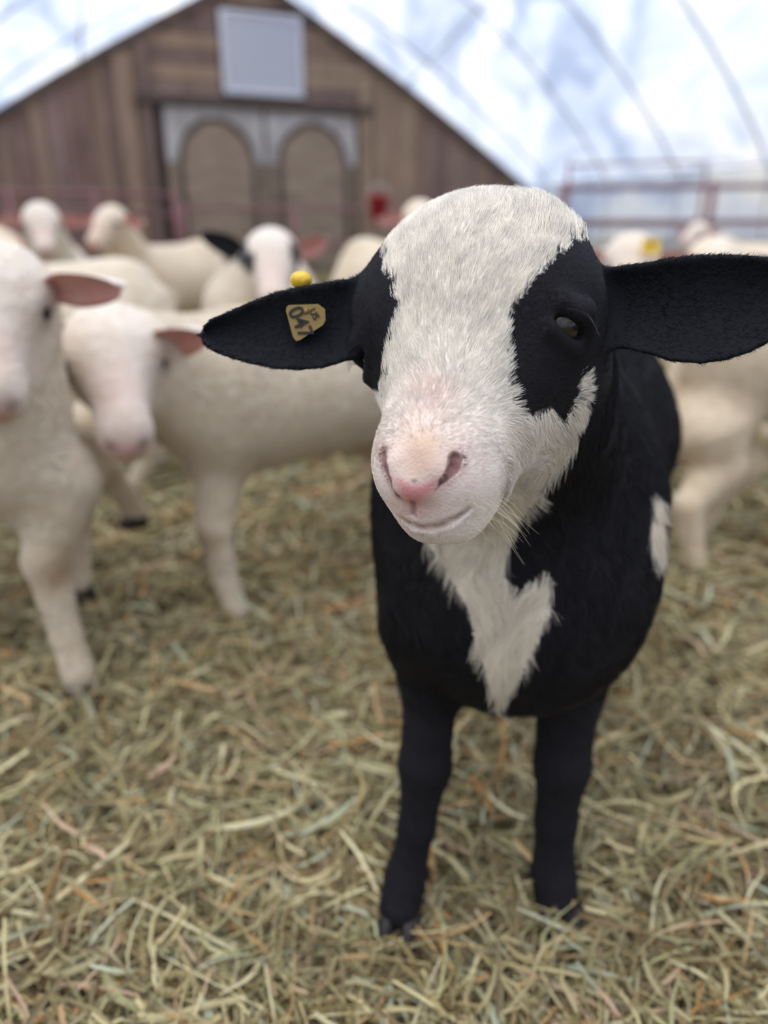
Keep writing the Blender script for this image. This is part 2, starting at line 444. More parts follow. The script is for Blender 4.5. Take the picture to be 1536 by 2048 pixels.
# two arched door leaves
for i, (c0, c1) in enumerate([(-1.12, .38), (.42, 1.92)]):
    d = empty('door_%d' % (i+1), wp((c0+c1)/2, 0, .03)); tag(d, ['left', 'right'][i]+' arched plywood barn door in the gable wall', kind='structure')
    nb = 5; wd = (c1-c0)/nb
    for k in range(nb): board(c0+k*wd+.005, c0+(k+1)*wd-.005, .02, 1.60, .045+.004*(k % 2), M['plywood'], 'door_board', d, .02); board(c0+k*wd+.005, c0+(k+1)*wd-.005, 1.61, 2.36, .045+.004*(k % 2), M['spandrel'], 'upper_door_board', d, .02)
    cs = (c0+c1)/2; R = .56
    th = np.linspace(0, math.pi, 17)
    arc = [(cs+R*math.cos(a), 1.62+R*1.05*math.sin(a)) for a in th]
    out = [(cs+R, .1)]+arc+[(cs-R, .1)]
    b = MB(); n = len(out); vs = [wp(s, z, .065) for s, z in out]+[wp(s, z, .085) for s, z in out]
    b.add(vs, [tuple(range(n)), tuple(range(n, 2*n))[::-1]]+[(k, (k+1) % n, n+(k+1) % n, n+k) for k in range(n)])
    b.build('arched_panel', M['plywood'], d)
    b = MB(); b.tube([wp(s, z, .09) for s, z in out], .035, 6); b.build('arch_trim', M['wood_dark'], d, True)

# red pipe rails
def rail_fence(label, a, bb, hs, posts, r=.028, name='pipe_fence', pz=None):
    a, bb = np.array(a, float), np.array(bb, float)
    o = empty(name, (*((a+bb)/2), 0)); tag(o, label, 'fence')
    for h in hs:
        m = MB(); m.tube([(*a, h), (*bb, h)], r, 8); m.build('rail', M['redpaint'], o, True)
    for t in np.linspace(0, 1, posts):
        q = a+(bb-a)*t; m = MB(); m.tube([(*q, -.05), (*q, (pz or max(hs))+.05)], r*1.35, 8); m.build('post', M['redpaint'], o, True)
    return o
q0, q1 = wp(-4.4, 0, .9), wp(-1.2, 0, .9); rail_fence('faded red rail fence before the left wall boards', q0[:2], q1[:2], [.45, .85, 1.12], 4, .03)
q0, q1 = wp(-1.1, 0, .9), wp(3.9, 0, .9); rail_fence('faded red rail fence before the arched doors and right boards', q0[:2], q1[:2], [.45, .95], 4, .028)
rail_fence('red pipe gate along the right film wall', (1.9, 8.6), (6.2, 7.4), [.4, .75, 1.08], 4, .026, 'pipe_gate')
rail_fence('tall red rail fence far right behind the flock', (2.6, 11.5), (7.6, 9.5), [.7, 1.5], 4, .018)

bk = PY(757, 418, 11.6); bkt = empty('bucket', tuple(bk-np.array([0, 0, .2]))); tag(bkt, 'small red feed bucket hung on the rail fence right of the doors', 'bucket')
b = MB(); n = 20
for r_, z_ in [(.105, -.19), (.15, .16), (.158, .16), (.158, .185), (.145, .185), (.14, .14), (.10, -.17)]:
    b.v += [tuple(bk+np.array([r_*math.cos(2*math.pi*k/n), r_*math.sin(2*math.pi*k/n), z_])) for k in range(n)]
b.f += [(j*n+k, j*n+(k+1) % n, (j+1)*n+(k+1) % n, (j+1)*n+k) for j in range(6) for k in range(n)]+[tuple(range(n))[::-1], tuple(6*n+k for k in range(n))]
b.build('pail', mat('red_plastic', L3(190, 50, 66), .45, .4), bkt, True)
b = MB(); b.tube([bk+np.array([.155*math.cos(t), 0, .17+.16*math.sin(t)]) for t in np.linspace(0, math.pi, 11)], .006, 6); b.build('handle', M['pipe'], bkt, True)
# ================================================================== HAY
def stalks(n, sampler, wmin, wmax, lmin, lmax, zmax, seed, segs=5, steep=.25):
    r = np.random.default_rng(seed)
    x, y = sampler(r, n)
    qs = (x-WA[0])*WS[0]+(y-WA[1])*WS[1]; qo = (x-WA[0])*WN[0]+(y-WA[1])*WN[1]
    k_ = (np.abs(qs-SC) < HW-.25) & (qo > .3); x, y = x[k_], y[k_]; n = len(x)
    ln = r.uniform(lmin, lmax, n)*r.uniform(.5, 1, n); wd = r.uniform(wmin, wmax, n)
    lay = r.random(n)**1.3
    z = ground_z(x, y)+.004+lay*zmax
    ya = r.uniform(0, 2*np.pi, n); el = r.normal(0, steep, n)
    d = np.stack([np.cos(ya)*np.cos(el), np.sin(ya)*np.cos(el), np.sin(el)], 1)
    side = np.stack([-np.sin(ya), np.cos(ya), np.zeros(n)], 1)
    up = np.cross(d, side)
    tw = r.uniform(0, np.pi, n); bend = r.normal(0, .7, n); bend2 = r.normal(0, .3, n)
    kink = r.random(n) < .4; kp = r.uniform(.3, .7, n); ka = r.normal(0, .8, n)
    T = np.linspace(-.5, .5, segs+1)
    V = np.zeros((n, segs+1, 3, 3)); c = np.stack([x, y, z], 1)
    for i, t in enumerate(T):
        p = c+d*(t*ln)[:, None]+side*(bend*ln*(t*t-.08))[:, None]+up*(bend2*ln*(t*t-.1))[:, None]
        kk = np.where(kink & (t+.5 > kp), (t+.5-kp)*ln*ka, 0)
        p = p+side*kk[:, None]
        p[:, 2] = np.maximum(p[:, 2], ground_z(p[:, 0], p[:, 1])+.001+lay*zmax*.3)
        a = tw+t*.8
        s1 = side*np.cos(a)[:, None]+up*np.sin(a)[:, None]; u1 = -side*np.sin(a)[:, None]+up*np.cos(a)[:, None]
        w = (wd*.5*(1-.35*np.abs(2*t)**3))[:, None]
        V[:, i, 0] = p-s1*w; V[:, i, 1] = p+u1*w*.7; V[:, i, 2] = p+s1*w
    base = (np.arange(n)*(segs+1)*3)[:, None, None]
    q = np.array([[i*3+k, i*3+k+1, i*3+k+4, i*3+k+3] for i in range(segs) for k in range(2)])[None]
    Q = (base+q).reshape(-1, 4)
    pal = lin(np.array([[206, 190, 142], [184, 168, 122], [224, 212, 168], [160, 147, 108], [172, 154, 104], [198, 164, 116], [206, 174, 142], [188, 190, 160], [212, 156, 92], [124, 106, 74], [176, 170, 122], [146, 122, 88]]))
    pw = np.array([15, 15, 10, 14, 12, 8, 5, 6, 2, 8, 8, 6.]); pw /= pw.sum()
    C = pal[r.choice(len(pal), n, p=pw)]*r.uniform(.75, 1.1, (n, 1))*(.45+.6*lay[:, None]**.6)  # lower layers coloured darker: shade of the gaps put into the stalk colour
    return V.reshape(-1, 3), Q, np.repeat(C, (segs+1)*3, 0)
def wedge(y0, y1, half=.56, bias=1.0):
    def f(r, n):
        t = r.random(n)**bias; y = y0+(y1-y0)*t
        x = r.uniform(-1, 1, n)*(y*half+.16)
        return x, y
    return f
def add_hay(name, label, parts):
    Vs, Qs, Cs = [], [], []; b0 = 0
    for V, Q, C in parts: Vs.append(V); Qs.append(Q+b0); Cs.append(C); b0 += len(V)
    me = mesh_np(name, np.concatenate(Vs), np.concatenate(Qs)); setcol(me, np.concatenate(Cs))
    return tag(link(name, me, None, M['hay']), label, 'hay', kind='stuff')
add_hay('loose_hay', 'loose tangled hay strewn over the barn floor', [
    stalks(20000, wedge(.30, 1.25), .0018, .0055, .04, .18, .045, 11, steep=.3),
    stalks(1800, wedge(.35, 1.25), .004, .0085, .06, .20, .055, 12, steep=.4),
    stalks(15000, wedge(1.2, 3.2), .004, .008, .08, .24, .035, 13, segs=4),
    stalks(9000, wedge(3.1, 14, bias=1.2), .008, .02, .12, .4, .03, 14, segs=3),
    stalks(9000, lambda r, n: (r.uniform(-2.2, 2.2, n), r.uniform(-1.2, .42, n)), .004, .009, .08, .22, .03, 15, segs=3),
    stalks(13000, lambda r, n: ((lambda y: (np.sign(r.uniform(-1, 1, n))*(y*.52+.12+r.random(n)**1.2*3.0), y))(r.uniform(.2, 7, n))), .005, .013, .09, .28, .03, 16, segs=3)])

def make_fur(name, V, Q, f, n, lenf, dirf, colf, keep, parent, material, radius=.00016, steps=4, clump=.006, clumpw=.35, lift=.35, seed=5, clumpw2=None):
    r = np.random.default_rng(seed)
    a, b, c, d = (V[Q[:, i]] for i in range(4))
    cen = (a+b+c+d)/4
    area = np.linalg.norm(np.cross(c-a, d-b), axis=1)*.5
    wgt = area*keep(cen)
    pick = r.choice(len(Q), n, p=wgt/wgt.sum())
    u, v = r.random(n)[:, None], r.random(n)[:, None]
    root = (a[pick]*(1-u)+b[pick]*u)*(1-v)+(d[pick]*(1-u)+c[pick]*u)*v
    nrm, _ = grad(f, root, .0012)
    flow = dirf(root, nrm)
    flow = flow-nrm*(flow*nrm).sum(1)[:, None]; flow = norm(flow+1e-9)
    col = colf(root, nrm); ln = lenf(root, nrm)*r.uniform(.65, 1.15, n)
    lf = (lift(root) if callable(lift) else lift)*r.uniform(.6, 1.4, n)
    d0 = norm(flow+nrm*(lf*1.5)[:, None]+r.normal(0, .10, (n, 3))); d1 = norm(flow+nrm*(lf*.35)[:, None]+r.normal(0, .10, (n, 3)))
    T = np.linspace(0, 1, steps+1)
    pts = np.zeros((n, steps+1, 3))
    for i, t in enumerate(T): pts[:, i] = root-nrm*.0005+ln[:, None]*(d0*(t-t*t*.5)+d1*(t*t*.5))
    # clumping
    key = np.floor((root+r.normal(0, clump*.25, root.shape))/clump).astype(np.int64)
    kid = key[:, 0]*73856093 ^ key[:, 1]*19349663 ^ key[:, 2]*83492791
    _, inv = np.unique(kid, return_inverse=True); inv = inv.ravel()
    cnt = np.bincount(inv).astype(float)
    tip = np.stack([np.bincount(inv, pts[:, -1, k])/cnt for k in range(3)], 1)[inv]
    cw = (clumpw(root) if callable(clumpw) else clumpw)
    for i, t in enumerate(T): pts[:, i] += (tip-pts[:, -1] if i == steps else tip-pts[:, -1])*(np.asarray(cw)*t**1.5).reshape(-1, 1)*1.0 if i < steps else 0
    last = tip-pts[:, -1]
    pts[:, -1] += last*np.asarray(cw).reshape(-1, 1)
    hc = bpy.data.hair_curves.new(name); hc.add_curves([steps+1]*n)
    hc.attributes['position'].data.foreach_set('vector', np.ascontiguousarray(pts.reshape(-1, 3), np.float32).ravel())
    ra = hc.attributes.get('radius') or hc.attributes.new('radius', 'FLOAT', 'POINT')
    R = np.tile(radius*np.array([1, .95, .8, .55, .15]) if steps == 4 else radius*np.linspace(1, .15, steps+1), n)
    ra.data.foreach_set('value', R.astype(np.float32))
    ca = hc.attributes.new('hair_col', 'FLOAT_COLOR', 'CURVE')
    C4 = np.ones((n, 4), np.float32); C4[:, :3] = col*r.uniform(.80, 1.08, (n, 1))*np.random.default_rng(9).uniform(.88, 1.05, inv.max()+1)[inv][:, None]; ca.data.foreach_set('color', C4.ravel())
    o = bpy.data.objects.new(name, hc); COL.objects.link(o); hc.materials.append(material)
    o.parent = parent; o.matrix_parent_inverse = Matrix.Translation(parent.location).inverted()
    o['kind'] = 'stuff'
    return o
# ================================================================== THE FLOCK
WOOL = lin((224, 209, 187)); FACE = lin((236, 222, 208)); DIRTY = lin((196, 178, 148)); STAIN = lin((150, 120, 84)); NOSE = lin((205, 140, 132)); BLACK = lin((32, 31, 34))
wn = Noise(14, seed=71)
def leaf_ear(base, tip, width, face, m_in, m_out, parent, cup=.18):
    """cupped leaf shaped ear, inner skin towards `face`"""
    base, tip = np.array(base, float), np.array(tip, float); ax = tip-base; Lg = np.linalg.norm(ax); ax = ax/Lg
    f = norm(np.array(face)-ax*(np.array(face)@ax)); sd_ = np.cross(ax, f); nu, nvv = 12, 8
    fr, bk = [], []
    for i in range(nu+1):
        t = i/nu; w = width*.5*(min(1, .42+1.6*t)*(max(0, 1-t**3.2))**.55+.02*(1-t))
        for j in range(nvv+1):
            v = j/nvv*2-1; p = base+ax*Lg*t+sd_*w*v+f*(width*cup*(v*v-.5)); e = 1-abs(v)**3
            fr.append(p+f*.0018*e); bk.append(p-f*(.0045*e+.0006))
    m = nvv+1; n = len(fr)
    fs = [(i*m+j, (i+1)*m+j, (i+1)*m+j+1, i*m+j+1) for i in range(nu) for j in range(nvv)]
    fs2 = [tuple(n+k for k in q[::-1]) for q in fs]
    rim = [i*m for i in range(nu+1)]+[nu*m+j for j in range(1, m)]+[i*m+nvv for i in range(nu-1, -1, -1)]+[j for j in range(nvv-1, 0, -1)]
    fr_ = [(rim[k], n+rim[k], n+rim[(k+1) % len(rim)], rim[(k+1) % len(rim)]) for k in range(len(rim))]
    me = bpy.data.meshes.new('ear'); me.from_pydata([tuple(v) for v in fr+bk], [], fs+fs2+fr_); me.update()
    o = link('ear', me, parent, [m_in, m_out])
    for k, pl in enumerate(me.polygons): pl.use_smooth = True; pl.material_index = 0 if k < len(fs) else 1
    return o
def ball(name, c, r, m, parent, nu=14, nv=8):
    b = MB(); vs = [np.array(c)+r*np.array([math.sin(math.pi*j/nv)*math.cos(2*math.pi*i/nu), math.sin(math.pi*j/nv)*math.sin(2*math.pi*i/nu), math.cos(math.pi*j/nv)]) for j in range(nv+1) for i in range(nu)]
    b.add(vs, [(j*nu+i, (j+1)*nu+i, (j+1)*nu+(i+1) % nu, j*nu+(i+1) % nu) for j in range(nv) for i in range(nu)])
    return b.build(name, m, parent, True)
def claw_pair(c, d, r, hgt, m, parent):
    d = norm(np.array([d[0], d[1], 0.])); s_ = np.array([-d[1], d[0], 0.]); b = MB()
    for sg in (-1, 1):
        nseg = 10; vs = []
        for zz, sc_ in [(0, 1.0), (.5, .95), (1.0, .75)]:
            for i in range(nseg):
                a_ = 2*math.pi*i/nseg; ux, uy = math.cos(a_), math.sin(a_)
                vs.append(np.array(c)+d*r*ux*(1.35-.4*zz if ux > 0 else .8)*sc_+s_*(r*.5*uy*sc_*(1-.35*max(ux, 0)**2)+sg*r*.5)+np.array([0, 0, zz*hgt]))
        b.add(vs, [(j*nseg+i, j*nseg+(i+1) % nseg, (j+1)*nseg+(i+1) % nseg, (j+1)*nseg+i) for j in range(2) for i in range(nseg)]+[tuple(range(nseg))[::-1], tuple(2*nseg+i for i in range(nseg))])
    return b.build('hoof', m, parent, True)
def sheep(label, c, heading, sc, poll, nose, group=None, hres=.010, legs=None, tint=(1, 1, 1), black_ears=(), eyepatch=None, earlen=.115, ear_tips=None, hr=1.0, tail=True):
    """c: ground point under the barrel; heading in degrees; poll and nose are points in the barn"""
    a = math.radians(heading); fx = np.array([math.cos(a), math.sin(a), 0]); sx = np.array([-math.sin(a), math.cos(a), 0]); AX = np.stack([fx, sx, [0, 0, 1]])
    c = np.array([c[0], c[1], 0.]); g = lambda x, y, z: c+(fx*x+sx*y+np.array([0, 0, z]))*sc
    poll, nose = np.array(poll, float), np.array(nose, float)
    d = norm(nose-poll); side = norm(np.cross([0, 0, 1.], d)); top = norm(np.cross(d, side)); HL_ = np.linalg.norm(nose-poll)
    HAX_ = np.stack([side, d, top]); k = HL_/.20*hr
    hp = lambda x, l, n: poll+side*x*k+d*l*HL_/.20+top*n*k
    pr_ = [EL(g(.17, 0, .445), np.array([.17, .125, .155])*sc, AX, .06), EL(g(-.03, 0, .44), np.array([.24, .145, .150])*sc, AX, .06), EL(g(-.24, 0, .465), np.array([.15, .125, .15])*sc, AX, .06),
           RC(g(.16, 0, .55), g(-.28, 0, .565), .045*sc, .045*sc, .06)]
    if tail: pr_.append(RC(g(-.37, 0, .53), g(-.41, 0, .36), .022*sc, .014*sc, .02))
    nb_ = hp(0, .04, -.055)
    pr_ += [RC(g(.24, 0, .50), nb_, .10*sc, .058*k, .05), RC(g(.27, 0, .40), nb_-np.array([0, 0, .03]), .075*sc, .045*k, .05)]
    head = [EL(hp(0, .05, -.035), np.array([.055, .062, .048])*k, HAX_, .03), RC(hp(0, .07, -.03), hp(0, .165, -.022), .043*k, .028*k, .03), EL(hp(0, .178, -.028), np.array([.031, .028, .029])*k, HAX_, .02),
            RC(hp(0, .08, -.07), hp(0, .18, -.048), .036*k, .018*k, .03), RC(hp(.035, .075, -.028), hp(-.035, .075, -.028), .020*k, .020*k, .02)]
    pr_ += head
    L = {'fl': [g(.20, .08, .36), g(.215, .078, .20), g(.205, .075, .075), g(.225, .075, .03)], 'fr': [g(.20, -.08, .36), g(.215, -.078, .20), g(.205, -.075, .075), g(.225, -.075, .03)],
         'hl': [g(-.24, .075, .42), g(-.17, .085, .29), g(-.315, .08, .20), g(-.285, .078, .075), g(-.265, .078, .03)], 'hr': [g(-.24, -.075, .42), g(-.17, -.085, .29), g(-.315, -.08, .20), g(-.285, -.078, .075), g(-.265, -.078, .03)]}
    for kk, v in (legs or {}).items(): L[kk] = [np.array(q, float) for q in v]
    for kk, pts in L.items():
        rs = [.060, .033, .0215, .025] if kk[0] == 'f' else [.085, .050, .029, .021, .025]
        ks = [.04, .015, .012] if kk[0] == 'f' else [.05, .02, .012, .012]
        pr_ += [RC(pts[i], pts[i+1], rs[i]*sc, rs[i+1]*sc, ks[i]) for i in range(len(pts)-1)]
    ff = field(pr_); fh = field(head)
    allp_ = np.array([q.a for q in pr_ if hasattr(q, 'a')]+[q.b for q in pr_ if hasattr(q, 'b')]+[q.c+e for q in pr_ if hasattr(q, 'c') for e in (-.24*sc, .24*sc)])
    lo_ = allp_.min(0)-.10*sc; hi_ = allp_.max(0)+.10*sc; lo_[2] = max(lo_[2], -.02)
    V, Q = isosurface(ff, lo_, hi_, hres, newton=2)
    root = empty('sheep', tuple(c)); tag(root, label, 'sheep', group)
    me = mesh_np('body', V, Q)
    n_ = wn(V); hd = np.clip(1-fh(V)/(.02*k), 0, 1)[:, None]
    col = WOOL*(1+.04*n_[:, None])*np.ones((len(V), 3)); low = np.clip((.34*sc-V[:, 2])/(.2*sc), 0, 1)[:, None]
    col = col*(1-low*.25)+DIRTY*low*.25; col = col*(1-hd)+FACE*hd
    for kk, pts in L.items():
        if kk[0] == 'f':
            q = pts[1]+fx*.03*sc-np.array([0, 0, .01]); w = np.exp(-(((V-q)**2).sum(1))/(.038*sc)**2)[:, None]; col = col*(1-.8*w)+STAIN*.8*w
    w = np.exp(-(((V-hp(0, .195, -.030))**2).sum(1))/(.022*k)**2)[:, None]; col = col*(1-.9*w)+NOSE*.9*w
    w = np.exp(-(((V-hp(0, .14, .0))**2).sum(1))/(.035*k)**2)[:, None]; col = col*(1-.3*w)+NOSE*.3*w
    for sg in (1, -1):
        w = np.exp(-(((V-hp(sg*.050, .080, -.026))**2).sum(1))/(.017*k)**2)[:, None]; col = col*(1-.85*w)+lin((84, 66, 58))*.85*w
        w = np.exp(-(((V-hp(sg*.016, .196, -.020))**2).sum(1))/(.008*k)**2)[:, None]; col = col*(1-.9*w)+lin((90, 50, 48))*.9*w
    col = col*np.array(tint)
    if eyepatch is not None:
        for (ex, el, en, er) in eyepatch:
            w = (np.linalg.norm(V-hp(ex, el, en), axis=1) < er*k)[:, None]; col = np.where(w, BLACK, col)
    setcol(me, col); link('body', me, root, M['wool'])
    if hres <= .010:
        sn = [Noise(60, seed=91+i) for i in range(3)]
        def cf(p, nr):
            hd_ = np.clip(1-fh(p)/(.02*k), 0, 1)[:, None]; base_ = (WOOL*(1-hd_)+FACE*hd_)*np.array(tint); return base_
        df = lambda p, nr: norm(-fx*.6-np.array([0, 0, .6]))[None]+np.stack([q(p) for q in sn], 1)*.35
        eyes_ = [hp(sg*.0485, .080, -.026) for sg in (1, -1)]+[hp(0, .195, -.030)]; knees = [L[q][1] for q in ('fl', 'fr')]
        def kf(cn):
            w_ = np.ones(len(cn))
            for e_ in eyes_: w_[np.linalg.norm(cn-e_, axis=1) < .03*k] = 0
            for e_ in knees: w_[np.linalg.norm(cn-e_, axis=1) < .055*sc] = 0
            return w_
        make_fur('wool', V, Q, ff, 45000, lambda p, nr: np.where(fh(p) < .012*k, .004, .010), df, cf, kf, root, M['fur'], radius=.0004, clump=.012, clumpw=.5, lift=.35, seed=int(abs(c[0])*100)+3)
    for i, sg in enumerate((1, -1)):
        bse = hp(sg*.048, .038, -.045)
        tip = bse+side*sg*earlen*k*.95+top*.0*k-np.array([0, 0, .012*k]) if not ear_tips or ear_tips[i] is None else np.array(ear_tips[i])
        blk = i in black_ears
        leaf_ear(bse, tip, .050*k, norm(d*.5+top*.6-np.array([0, 0, .3])), M['dark_ear'] if blk else M['ear_in'], M['dark_ear'] if blk else M['ear_out'], root)
        ball('eye', hp(sg*.0485, .080, -.026), .0125*k, M['eye'], root)
    for kk, pts in L.items():
        q = pts[-1]; claw_pair(q-np.array([0, 0, .032*sc]), fx, .026*sc, .030*sc, M['hoof'] if q[2] > .08 else M['hoof_pale'], root)
    return root
# nearest white sheep at the left edge, looking past the lens
sheep('white sheep at the left edge, head cut by the frame, pink ear spread', (-.765, 1.21), -38, 1.0, P(-26, 478, .96), P(-24, 800, .90), hres=.009,
      legs={'fl': [PY(150, 930, 1.20), PY(148, 1010, 1.18), PY(150, 1090, 1.17), PY(152, 1160, 1.16)], 'fr': [PY(118, 960, 1.06), PY(92, 1120, 1.03), PY(132, 1270, 1.02), PY(156, 1345, 1.01)]},
      ear_tips=[P(246, 572, .93), None], earlen=.12)
# white sheep with lowered face
sheep('white sheep with lowered head and raised foreleg, between left edge and lamb', (-.135, 1.50), -137, .95, P(212, 600, 1.19), P(252, 872, 1.08), hres=.009,
      legs={'fr': [PY(185, 860, 1.40), PY(205, 935, 1.36), PY(250, 990, 1.38), PY(270, 1022, 1.39)], 'fl': [PY(440, 900, 1.34), PY(428, 1060, 1.29), PY(455, 1170, 1.28), PY(474, 1225, 1.265)]},
      ear_tips=[P(412, 664, 1.13), P(75, 650, 1.16)])
sheep('white faced sheep with black ears looking over the white backs', (-.40, 2.56), -98, 1.0, P(540, 452, 2.10), P(548, 600, 2.0), hres=.014, black_ears=(1, ), eyepatch=[(-.045, .085, -.02, .022), (.052, .062, -.02, .030), (-.06, .05, -.03, .025)],
      ear_tips=[P(655, 478, 2.12), P(402, 468, 2.12)])
sheep('cream sheep standing broadside behind the lowered head', (-.98, 2.12), 178, 1.02, (-1.62, 1.98, .64), (-1.74, 1.86, .50), hres=.014)
sheep('cream sheep behind the black eared sheep, rump toward the doors', (.05, 3.30), -60, 1.07, (.12, 2.70, .80), (.16, 2.56, .68), hres=.016, tint=(1, .96, .88))
sheep('white sheep facing the fence, far left row, tallest of the row', (-1.38, 3.35), -70, 1.04, (-1.25, 2.92, .80), (-1.20, 2.80, .64), hres=.016)
sheep('pale sheep in the far left row beside the tallest one', (-1.02, 3.75), -110, 1.04, (-1.14, 3.36, .80), (-1.2, 3.22, .66), hres=.016, tint=(.97, .92, .84))
sheep('tan tinged sheep at the far left end of the row', (-2.0, 3.5), -20, 1.0, (-1.58, 3.30, .70), (-1.48, 3.18, .56), hres=.016, tint=(.96, .88, .78))
sheep('cream sheep lying back along the left boards in the distance', (-2.7, 4.6), 10, 1.0, (-2.25, 4.6, .72), (-2.12, 4.5, .60), hres=.02, tint=(.97, .9, .82))
# right side
sheep('cream sheep broadside at the right edge, seen below the black ear', (1.02, 1.64), 8, 1.02, (1.62, 1.75, .66), (1.76, 1.72, .52), hres=.010,
      legs={'hr': [PY(1420, 860, 1.56), PY(1440, 930, 1.55), PY(1375, 1010, 1.50), PY(1388, 1110, 1.49), PY(1392, 1150, 1.48)], 'hl': [PY(1390, 860, 1.66), PY(1480, 920, 1.66), PY(1430, 990, 1.66), PY(1400, 1060, 1.66), PY(1395, 1090, 1.66)]}, tint=(1, .97, .92))
E_poll = P(1268, 462, 2.3)
sheep('cream sheep facing forward above the black ear, yellow tagged', (.82, 2.68), -100, 1.04, E_poll, P(1262, 600, 2.2), hres=.014, tint=(1, .98, .93))
sheep('cream sheep with rounded crown at the right, behind the black ear tip', (1.34, 2.80), -108, 1.04, P(1432, 470, 2.35), P(1436, 610, 2.25), hres=.014, tint=(1, .97, .9))
sheep('far white sheep in the right distance near the red gate', (2.6, 5.2), 160, 1.0, (2.1, 5.3, .74), (1.95, 5.2, .62), hres=.02)
t_ = empty('ear_tag', P(1302, 492, 2.22)); tag(t_, 'blurred yellow ear tag on the cream sheep above the black ear', 'ear tag')
b = MB(); b.box(P(1302, 492, 2.22), (.052, .045, .003), np.stack([R_, U_, D_])); b.build('tag_panel', M['tagtop'], t_); ball('stud_button', P(1302, 486, 2.213), .008, M['tag'], t_)

# ================================================================== THE LAMB
PSI = math.radians(24)
hx = np.array([math.cos(PSI), 0, math.sin(PSI)])           # camera coords (right, up, towards camera): the lamb's left
hf = np.array([-math.sin(PSI), 0, math.cos(PSI)])          # forward
PIT = math.radians(27)
hl = -math.cos(PIT)*np.array([0, 1., 0])+math.sin(PIT)*hf  # poll to nose
hn = math.cos(PIT)*hf+math.sin(PIT)*np.array([0, 1., 0])   # out of the forehead
CB = np.stack([R_, U_, -D_])                               # camera basis rows in world
HX, HL, HN = hx@CB, hl@CB, hn@CB
HO = P(926, 384, .472)
HAX = np.stack([HX, HL, HN])
def h(x, l, n): return HO+HX*x+HL*l+HN*n
def hinv(p): return (p-HO)@HAX.T
def ear_sdf(us, tops, bots, deps, cup, t0):
    us, tops, bots, deps = map(np.array, (us, tops, bots, deps))
    def f(p):
        x, y, d = proj(p); d = np.maximum(d, .1)
        c = (np.interp(x, us, tops)+np.interp(x, us, bots))/2; hw = (np.interp(x, us, bots)-np.interp(x, us, tops))/2
        s = .5*(deps.mean())/745.0
        dc = np.interp(x, us, deps)
        v = np.clip((y-c)/np.maximum(hw, 6), -1.3, 1.3)
        w = d-(dc-cup*(v*v-.4))
        out = np.maximum(np.maximum(us[0]-x, x-us[-1]), 0)*s
        r = .0028; t = t0*(1-.35*np.clip(v*v, 0, 1))
        a = (np.abs(y-c)-hw)*s+r; b = np.abs(w)-t+r
        q = np.sqrt(np.maximum(a, 0)**2+np.maximum(b, 0)**2+out**2)+np.minimum(np.maximum(a, b), 0)-r
        return q*.8
    f.k = .014
    return f
earL = ear_sdf([403, 408, 420, 450, 500, 550, 600, 650, 700, 730, 790], [668, 650, 639, 626, 604, 585, 573, 565, 557, 549, 560], [672, 688, 699, 712, 727, 737, 740, 735, 720, 706, 700],
               [.505, .505, .505, .505, .505, .505, .506, .508, .51, .513, .515], .012, .0055)
earR = ear_sdf([1150, 1200, 1225, 1250, 1300, 1340, 1400, 1450, 1500, 1536, 1580, 1615, 1632], [545, 540, 534, 530, 524, 516, 510, 509, 511, 515, 528, 556, 590],
               [700, 702, 697, 697, 708, 722, 727, 720, 704, 685, 655, 622, 598], [.50, .49, .482, .478, .47, .462, .452, .445, .438, .433, .43, .43, .43], .014, .006)
head_prims = [
    EL(h(0, .046, -.058), (.080, .068, .066), HAX, .03),                      # cranium
    EL(h(0, .014, -.058), (.062, .046, .050), HAX, .03),                      # poll wool
    RC(h(.046, .058, -.048), h(-.049, .050, -.050), .028, .030, .025),        # brows
    RC(h(0, .080, -.044), h(0, .164, -.031), .040, .0275, .03),               # nasal bridge
    RC(h(.024, .085, -.068), h(.006, .166, -.050), .042, .021, .03),
    RC(h(-.024, .085, -.068), h(-.006, .166, -.050), .042, .021, .03),
    EL(h(-.0005, .174, -.037), (.0315, .031, .0300), HAX, .02),                    # muzzle
    RC(h(.010, .181, -.043), h(-.010, .181, -.043), .0222, .0222, .02),       # lips
    RC(h(.007, .200, -.058), h(-.007, .200, -.058), .0165, .0165, .014),      # chin
    RC(h(.034, .076, -.106), h(.007, .178, -.064), .034, .0155, .025),          # jaw, its left
    RC(h(-.034, .076, -.106), h(-.007, .178, -.064), .034, .0155, .025),
]
neckb = h(0, .045, -.112)
bx = norm([.342, .94, 0]); by = np.array([-bx[1], bx[0], 0]); BAX = np.stack([bx, by, [0, 0, 1]])
chest = np.array([.123, .665, .455])
def B(a, s, z): return chest*[1, 1, 0]+bx*a+by*s+np.array([0, 0, z])
feet = {'fl': [PY(862, 1370, .64), PY(850, 1530, .622), PY(834, 1650, .612), PY(812, 1752, .603), PY(800, 1812, .588)],
        'fr': [PY(1138, 1380, .655), PY(1124, 1530, .632), PY(1112, 1640, .625), PY(1106, 1745, .615), PY(1118, 1838, .590)]}
body_prims = [
    RC(neckb, h(0, .07, -.165), .058, .068, .05),
    RC(h(0, .05, -.135), chest+[0, .02, .06], .058, .112, .06),
    EL(chest+[.004, 0, -.012], (.127, .136, .156), BAX, .06),
    EL(chest+[-.004, -.055, -.058], (.085, .105, .103), BAX, .05),            # brisket
    EL(B(.19, .008, .445), (.22, .120, .138), BAX, .08),
    EL(B(.37, -.012, .468), (.15, .125, .142), BAX, .08),
    RC(B(.02, 0, .555), B(.34, -.01, .575), .055, .065, .06),
    RC(B(.47, 0, .52), B(.52, 0, .38), .018, .012, .02),                      # tail
]
def leg(pts, rs, ks):
    return [RC(pts[i], pts[i+1], rs[i], rs[i+1], ks[i]) for i in range(len(pts)-1)]
